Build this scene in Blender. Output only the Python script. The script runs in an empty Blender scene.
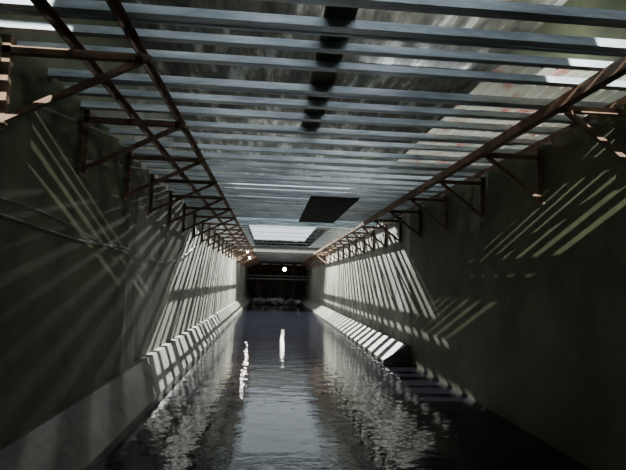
import bpy, bmesh, math, random
from mathutils import Matrix, Vector
random.seed(7)
S=bpy.context.scene
H=1.7           # camera height above water
XL,XR=-1.85,3.1
ZJ=H+1.6        # joist underside
ZS=H+3.1        # cover slab underside
YB,YE=-6.0,46.0

def mat(name,c1,c2,rough=0.8,scale=3,metal=0,bump=0.3,stretch=(1,1,1),detail=8,c3=None,spec=0.5):
    m=bpy.data.materials.new(name); m.use_nodes=True
    n=m.node_tree.nodes; l=m.node_tree.links
    b=n['Principled BSDF']
    tc=n.new('ShaderNodeTexCoord'); mp=n.new('ShaderNodeMapping'); mp.inputs['Scale'].default_value=stretch
    l.new(tc.outputs['Object'],mp.inputs['Vector'])
    t=n.new('ShaderNodeTexNoise'); t.inputs['Scale'].default_value=scale; t.inputs['Detail'].default_value=detail
    t.inputs['Roughness'].default_value=0.65
    l.new(mp.outputs[0],t.inputs['Vector'])
    r=n.new('ShaderNodeValToRGB'); l.new(t.outputs['Fac'],r.inputs[0])
    r.color_ramp.elements[0].position=0.35; r.color_ramp.elements[0].color=(*c1,1)
    r.color_ramp.elements[1].position=0.65; r.color_ramp.elements[1].color=(*c2,1)
    if c3:
        r.color_ramp.elements[1].position=0.53
        e=r.color_ramp.elements.new(0.64); e.color=(*c3,1)
    l.new(r.outputs[0],b.inputs['Base Color'])
    b.inputs['Roughness'].default_value=rough; b.inputs['Metallic'].default_value=metal
    b.inputs['Specular IOR Level'].default_value=spec
    bp=n.new('ShaderNodeBump'); bp.inputs['Strength'].default_value=bump; bp.inputs['Distance'].default_value=0.02
    l.new(t.outputs['Fac'],bp.inputs['Height']); l.new(bp.outputs[0],b.inputs['Normal'])
    return m

M_near=mat('plaster_olive',(.05,.06,.03),(.11,.12,.066),scale=1.1,rough=.75,spec=.3)
M_far=mat('concrete_stained',(.08,.08,.062),(.31,.305,.25),scale=1.3,rough=.8,stretch=(1,1.5,.45),bump=.6)
M_curb=mat('concrete_curb',(.055,.054,.043),(.16,.155,.13),scale=2.5,rough=.6)
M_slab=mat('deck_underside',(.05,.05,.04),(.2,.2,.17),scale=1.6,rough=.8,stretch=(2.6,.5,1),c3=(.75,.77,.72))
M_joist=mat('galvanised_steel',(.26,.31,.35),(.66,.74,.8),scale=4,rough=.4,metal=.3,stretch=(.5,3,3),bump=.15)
M_jdark=mat('darkened_steel',(.04,.04,.038),(.1,.1,.095),scale=4,rough=.6,metal=.2)  # darkened colour keeps far joists dim in the water's reflection
M_rust=mat('rusty_steel',(.10,.058,.038),(.23,.14,.09),scale=9,rough=.8,metal=.1)
M_dark=mat('dark_plywood',(.012,.011,.01),(.022,.02,.017),scale=4,rough=.9,spec=.1)
M_timber=mat('old_timber',(.2,.17,.12),(.38,.33,.25),scale=5,rough=.9,stretch=(6,.6,6))
M_cable=mat('grey_cable',(.1,.1,.09),(.16,.16,.14),scale=9,rough=.5)
M_pipe=mat('dull_pipe',(.05,.045,.04),(.12,.11,.1),scale=5,rough=.6)
M_bed=mat('silt_bed',(.03,.028,.025),(.07,.06,.05),scale=2)
M_end=mat('brown_bricks',(.04,.03,.02),(.24,.18,.14),scale=1.6,detail=10)

def sheet_mat():
    m=mat('printed_plastic_sheet',(.65,.65,.56),(.6,.6,.5),scale=2.6,rough=.6,stretch=(2,1.0,1),c3=(.6,.2,.18))
    n=m.node_tree.nodes; l=m.node_tree.links; b=n['Principled BSDF']; out=n['Material Output']
    tr=n.new('ShaderNodeBsdfTranslucent'); mx=n.new('ShaderNodeMixShader'); mx.inputs[0].default_value=.6
    l.new(b.inputs['Base Color'].links[0].from_socket,tr.inputs['Color'])
    l.new(b.outputs[0],mx.inputs[1]); l.new(tr.outputs[0],mx.inputs[2]); l.new(mx.outputs[0],out.inputs['Surface'])
    return m
M_sheet=sheet_mat()

def water():
    m=bpy.data.materials.new('murky_water'); m.use_nodes=True
    n=m.node_tree.nodes; l=m.node_tree.links; b=n['Principled BSDF']
    b.inputs['Base Color'].default_value=(.006,.006,.009,1); b.inputs['Roughness'].default_value=.02
    b.inputs['IOR'].default_value=1.33
    tc=n.new('ShaderNodeTexCoord')
    t=n.new('ShaderNodeTexNoise'); t.inputs['Scale'].default_value=9; t.inputs['Detail'].default_value=2
    t2=n.new('ShaderNodeTexNoise'); t2.inputs['Scale'].default_value=2.4; t2.inputs['Detail'].default_value=1
    mp=n.new('ShaderNodeMapping'); mp.inputs['Scale'].default_value=(.9,1.3,1)
    l.new(tc.outputs['Object'],mp.inputs['Vector']); l.new(mp.outputs[0],t.inputs['Vector']); l.new(mp.outputs[0],t2.inputs['Vector'])
    a=n.new('ShaderNodeMath'); a.operation='MULTIPLY_ADD'; a.inputs[1].default_value=3.0
    l.new(t2.outputs['Fac'],a.inputs[0]); l.new(t.outputs['Fac'],a.inputs[2])
    bp=n.new('ShaderNodeBump'); bp.inputs['Strength'].default_value=.5; bp.inputs['Distance'].default_value=.0045
    l.new(a.outputs[0],bp.inputs['Height']); l.new(bp.outputs[0],b.inputs['Normal'])
    return m
M_water=water()

def obj(name,bm,m,parent=None):
    me=bpy.data.meshes.new(name); bm.to_mesh(me); bm.free()
    o=bpy.data.objects.new(name,me); S.collection.objects.link(o)
    for k in (m if isinstance(m,list) else [m]): me.materials.append(k)
    if parent: o.parent=parent
    return o
def box(bm,x0,x1,y0,y1,z0,z1,mi=0):
    v=[bm.verts.new(p) for p in [(x0,y0,z0),(x1,y0,z0),(x1,y1,z0),(x0,y1,z0),(x0,y0,z1),(x1,y0,z1),(x1,y1,z1),(x0,y1,z1)]]
    for f in [(3,2,1,0),(4,5,6,7),(0,1,5,4),(1,2,6,5),(2,3,7,6),(3,0,4,7)]:
        fc=bm.faces.new([v[i] for i in f]); fc.material_index=mi
def bar(bm,a,b,w,h):
    a=Vector(a);b=Vector(b);d=(b-a).normalized()
    s=d.cross(Vector((0,1,0)))
    if s.length<.01: s=Vector((1,0,0))
    s.normalize(); t=d.cross(s).normalized()
    vs=[]
    for p in (a,b):
        for i,j in ((-1,-1),(1,-1),(1,1),(-1,1)):
            vs.append(bm.verts.new(p+s*(i*h/2)+t*(j*w/2)))
    for f in [(0,1,2,3),(7,6,5,4),(0,4,5,1),(1,5,6,2),(2,6,7,3),(3,7,4,0)]:
        bm.faces.new([vs[i] for i in f])
    bmesh.ops.recalc_face_normals(bm,faces=bm.faces)
def extrude_profile(name,prof,y0,y1,m):
    bm=bmesh.new()
    A=[bm.verts.new((x,y0,z)) for x,z in prof];B=[bm.verts.new((x,y1,z)) for x,z in prof]
    n=len(prof)
    for i in range(n): bm.faces.new([A[i],A[(i+1)%n],B[(i+1)%n],B[i]])
    bm.faces.new(A[::-1]); bm.faces.new(B)
    bmesh.ops.recalc_face_normals(bm,faces=bm.faces)
    return obj(name,bm,m)

# ---- shell
bm=bmesh.new()
box(bm,XL-.35,XL,YB,6.4,-.3,ZS,0); box(bm,XL-.35,XL-.05,6.4,YE,.5,ZS,1); box(bm,XL-.35,XL,6.4,YE,-.3,.5,1)
obj('wall_left',bm,[M_near,M_far])
bm=bmesh.new()
box(bm,XR,XR+.4,YB,10.5,-.3,ZS,0); box(bm,XR,XR+.4,10.5,YE,-.3,ZS,1)
obj('wall_right',bm,[M_near,M_far])
x0,x1=XL-.35,XR+.4
bm=bmesh.new(); box(bm,x0,x1,YB-.3,YB,-.3,ZS); obj('wall_back',bm,M_near)
bm=bmesh.new(); box(bm,x0,x1,YE,YE+.3,-.3,ZS); obj('wall_end',bm,M_end)
bm=bmesh.new(); box(bm,x0,x1,YB,YE,-.35,-.3); obj('floor',bm,M_bed)
bm=bmesh.new(); box(bm,-1.485,2.5,YB,YE,-.3,0);box(bm,2.5,XR,YB,10.5,-.3,0);  obj('water_surface',bm,M_water)
HOLES=[(-1.3,2.55,14.5,37),(1.5,2.2,-2.3,-.45),(-1.38,-.97,-2.3,-1.0)]
xs=sorted({x0,x1}|{h[0] for h in HOLES}|{h[1] for h in HOLES})
ys=sorted({YB-.3,YE+.3}|{h[2] for h in HOLES}|{h[3] for h in HOLES})
bm=bmesh.new()
for xa,xb in zip(xs,xs[1:]):
    for ya,yb in zip(ys,ys[1:]):
        cx,cy=(xa+xb)/2,(ya+yb)/2
        if any(h[0]<cx<h[1] and h[2]<cy<h[3] for h in HOLES): continue
        box(bm,xa,xb,ya,yb,ZS,ZS+.06)
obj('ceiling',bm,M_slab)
extrude_profile('curb_left',[(XL,-.3),(XL,.5),(XL+.06,.5),(-1.5,.08),(-1.485,-.3)],YB,YE,M_curb)
extrude_profile('curb_right',[(XR,-.3),(XR,.38),(XR-.06,.38),(2.52,.05),(2.5,-.3)],10.5,YE,M_curb)

# ---- joists
near=[.5,.85,1.2,1.55,1.9,2.25,2.55,2.86,3.15,3.44,3.9,4.24,4.6,5.0,5.4,5.86]
ys_j=near[:]; y=6.27
while y<45:
    ys_j.append(y); y+=(.5 if 14<y<22.3 else .41)+random.uniform(-.04,.04)
bm=bmesh.new()
for k,y in enumerate(ys_j):
    if 14<y<22.3:
        # flat bars: side plates added to cast wall stripes, mostly open in the middle
        box(bm,XL-.04,-.75,y,y+.24,ZJ,ZJ+.01); box(bm,1.75,XR,y,y+.24,ZJ,ZJ+.01)
        if k%3==0: box(bm,-.75,1.75,y+.06,y+.1,ZJ,ZJ+.01)
        continue
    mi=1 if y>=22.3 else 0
    w=.055+random.random()*.03
    a,b=(XL+(-.04 if y>6.4 else 0)+random.uniform(.0,.03),XR-random.uniform(0,.12))
    z0=ZJ; hh=.05+random.random()*.01
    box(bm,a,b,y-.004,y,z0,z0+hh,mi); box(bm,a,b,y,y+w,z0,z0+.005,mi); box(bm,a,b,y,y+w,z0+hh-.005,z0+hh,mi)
    if k%3==1:
        box(bm,XL+.05,XR-.4,y+w+.02,y+w+.05,ZJ,ZJ+.035,mi)
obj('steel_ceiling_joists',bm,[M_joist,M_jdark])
for i,(x,w,h) in enumerate([(-.95,.05,.06),(-1.38,.05,.06),(2.5,.05,.06),(2.9,.05,.06)]):
    bm=bmesh.new(); box(bm,x-w/2,x-w/2+.006,0,42,ZJ-.06,ZJ)
    box(bm,x-w/2,x+w/2,0,42,ZJ-.006,ZJ)
    obj('support_rail',bm,M_rust)
bm=bmesh.new(); box(bm,2.36,2.44,0,42,ZJ-.09,ZJ); obj('edge_beam',bm,M_rust)
def bracket(side,y,xw):
    xa = -.88 if side<0 else 2.4
    zt=ZJ-.085
    bm=bmesh.new()
    bar(bm,(xw,y,zt),(xa,y,zt),.05,.05)
    bar(bm,(xw-side*.025,y,zt+.1),(xw-side*.025,y,zt-.52),.05,.05)
    bar(bm,(xw-side*.04,y,zt-.48),(xa-side*-.06,y,zt-.02),.04,.04)
    box(bm,min(xw,xw-side*.012),max(xw,xw-side*.012),y-.07,y+.07,zt-.56,zt-.46)
    obj('wall_bracket',bm,M_rust)
y=3.3
while y<42: bracket(-1,y,XL if y<6.4 else XL-.05); y+=1.42
y=3.75
while y<42: bracket(1,y,XR); y+=1.5

def corr(name,x0,x1,y0,y1):
    bm=bmesh.new(); n=int((x1-x0)/.03); rows=[]
    for i in range(n+1):
        x=x0+(x1-x0)*i/n; z=ZJ+.1+.012*math.sin(i*math.pi/2)
        rows.append((bm.verts.new((x,y0,z)),bm.verts.new((x,y1,z))))
    for a,b in zip(rows,rows[1:]): bm.faces.new((a[0],b[0],b[1],a[1]))
    obj(name,bm,M_sheet)
corr('corrugated_plastic_sheet',1.7,XR,3.4,6.6)
bm=bmesh.new(); box(bm,.28,.48,0,5.2,ZJ+.065,ZJ+.10); obj('long_timber_beam',bm,M_timber)
bm=bmesh.new(); box(bm,.70,1.62,8.8,12.6,ZJ-.025,ZJ-.005); obj('plywood_panel',bm,M_dark)

def cable(pts,r=.008):
    cu=bpy.data.curves.new('wall_cable','CURVE'); cu.dimensions='3D'; cu.bevel_depth=r
    s=cu.splines.new('NURBS'); s.points.add(len(pts)-1); s.use_endpoint_u=True; s.order_u=4
    for p,q in zip(s.points,pts): p.co=(*q,1)
    o=bpy.data.objects.new('wall_cable',cu); S.collection.objects.link(o); cu.materials.append(M_cable)
x=XL+.02
cable([(x,3,H+.42),(x,4,H+.38),(x,5,H+.3),(x,6.3,H+.42),(x-.03,8,H+.2),(x-.03,10,H+.35),(x-.03,12,H+.8)])
cable([(x,3,H+.5),(x,4,H+.55),(x,5,H+.38),(x,6.3,H+.3),(x-.03,8,H+.38),(x-.03,9.5,H+.1),(x-.03,11,H+.9)],.005)
cable([(x,5,H+.36),(x,6.3,H+.36),(x-.03,7,H+.12),(x-.03,8,H+.08),(x-.03,9.2,H+.18),(x-.03,10,H+.55)],.006)

# far-end structures
for xx in (-1.2,-.2,.9,2.0):
    bm=bmesh.new(); box(bm,xx,xx+.35,YE-2,YE-1.6,0,ZJ+.3); box(bm,xx-.08,xx+.43,YE-2.08,YE-1.52,0,.3); obj('concrete_pillar',bm,M_end)
bm=bmesh.new(); box(bm,XL+.02,XR-.02,YE-2.1,YE-1.5,ZJ-.75,ZJ-.35); obj('cross_lintel',bm,M_end)
for zz,yy in ((H+.15,38),(H+.4,38.4)):
    bm=bmesh.new()
    bmesh.ops.create_cone(bm,cap_ends=True,segments=20,radius1=.06,radius2=.06,depth=XR-XL+.03,matrix=Matrix.Translation(((XL+XR)/2-.02,yy,zz))@Matrix.Rotation(math.pi/2,4,'Y'))
    for fx in (-.9,.6,2.1):
        bmesh.ops.create_cone(bm,cap_ends=True,segments=20,radius1=.11,radius2=.11,depth=.06,matrix=Matrix.Translation((fx,yy,zz))@Matrix.Rotation(math.pi/2,4,'Y'))
    obj('cross_pipe',bm,M_pipe)
bm=bmesh.new()
for i in range(60):
    x=random.gauss(.2,.9);yy=36+random.gauss(0,.8);s=random.uniform(.08,.3)
    x=max(-1.1,min(2.1,x))
    r=bmesh.ops.create_icosphere(bm,subdivisions=1,radius=s,matrix=Matrix.Translation((x,yy,s*.7)))
    for v in r['verts']: v.co+=Vector([random.uniform(-.2,.2)*s for _ in range(3)]); v.co.z=max(v.co.z,0.0)
obj('rubble_pile',bm,M_jdark)
def lamp(x,y,z,p,r=.09):
    e=bpy.data.objects.new('lamp_and_glint_bulb',None); S.collection.objects.link(e); e.location=(x,y,z)
    bm=bmesh.new(); bmesh.ops.create_uvsphere(bm,u_segments=16,v_segments=10,radius=r)
    m=bpy.data.materials.new('bulb_glow'); m.use_nodes=True; b=m.node_tree.nodes['Principled BSDF']
    b.inputs['Emission Color'].default_value=(1,.97,.9,1); b.inputs['Emission Strength'].default_value=p
    obj('bulb',bm,m,e)
    bm=bmesh.new(); bmesh.ops.create_cone(bm,cap_ends=True,segments=12,radius1=r*1.2,radius2=.03,depth=.1,matrix=Matrix.Translation((0,0,r+.03)))
    if ZJ-z>.2: box(bm,-.008,.008,-.008,.008,r+.07,ZJ-z)
    obj('socket_and_cord',bm,M_cable,e)
lamp(1.0,34,H+.85,80,.12)
lamp(-1.15,23.5,ZJ-.2,200,.05)  # added bulb, put in for a glint on the water
lamp(-1.3,30,ZJ-.2,200,.06)  # second bulb added for its water glint

# ---- lights
def area(name,loc,sx,sy,power,tgt,col=(.85,.93,1)):
    L=bpy.data.lights.new(name,'AREA'); L.shape='RECTANGLE'; L.size=sx; L.size_y=sy; L.energy=power; L.color=col
    o=bpy.data.objects.new(name,L); S.collection.objects.link(o); o.location=loc
    d=(Vector(tgt)-Vector(loc)).normalized()
    z=-d; yv=Vector((0,1,0)); yv=(yv-z*yv.dot(z)).normalized(); xv=yv.cross(z)
    o.rotation_euler=Matrix((xv,yv,z)).transposed().to_euler()
def spot(x,y,z,tgt,p,ang,blend=.3,col=(.95,.98,.93),r=.02):
    L=bpy.data.lights.new('daylight_stripe_spot','SPOT'); L.energy=p; L.color=col; L.shadow_soft_size=r; L.spot_size=math.radians(ang); L.spot_blend=blend
    o=bpy.data.objects.new('daylight_stripe_spot',L); S.collection.objects.link(o); o.location=(x,y,z)
    o.rotation_euler=(Vector(tgt)-Vector((x,y,z))).to_track_quat('-Z','Y').to_euler()
def point(x,y,z,p,col=(.95,.98,.95),r=.04):  # fill added above the joists to brighten slab patches
    L=bpy.data.lights.new('deck_fill_point','POINT'); L.energy=p; L.color=col; L.shadow_soft_size=r
    o=bpy.data.objects.new('deck_fill_point',L); S.collection.objects.link(o); o.location=(x,y,z)
zt=ZS-.1
spot(.6,24,H+9,(.6,16,H),85000,130,.2,r=.04)
spot(0,-12,H+7,(.6,5,H),58000,50,.2,r=.04)
spot(.9,14,zt,(XL,6,H-.3),520,45,.6)  # spot added under the closed slab for the left wall's stripes
area('deck_fill',(.6,-.5,ZS-.1),3,.5,48,(.6,4,ZJ+.2))  # soft fill added to brighten joist faces and slab
area('deck_fill',(2.0,6.5,ZS-.06),1.5,.4,30,(2.0,5.5,ZJ))  # fill added above the plastic sheet to shine through it
point(1.1,4.7,ZJ+.85,24)
point(-.9,3.0,ZJ+.9,11)
point(.3,9.5,ZJ+.9,10)
point(2.5,4.6,ZJ+.9,24)

W=bpy.data.worlds.new('World'); S.world=W; W.use_nodes=True
W.node_tree.nodes['Background'].inputs[0].default_value=(.82,.92,1,1)
W.node_tree.nodes['Background'].inputs[1].default_value=1.5

# ---- camera
f=480; th=math.radians(1.5)
dx,dy=270-313,-(281-235)
ux=dx*math.cos(th)-dy*math.sin(th); uy=dx*math.sin(th)+dy*math.cos(th)
pitch=math.atan(-uy/f); yaw=math.atan(-ux/math.hypot(f,uy))
c=bpy.data.cameras.new('camera'); c.sensor_width=36; c.lens=f*36/626; c.clip_start=.05
co=bpy.data.objects.new('camera',c); S.collection.objects.link(co)
co.matrix_world=Matrix.Translation((0,0,H))@Matrix.Rotation(-yaw,4,'Z')@Matrix.Rotation(math.pi/2+pitch,4,'X')@Matrix.Rotation(th,4,'Z')
S.camera=co
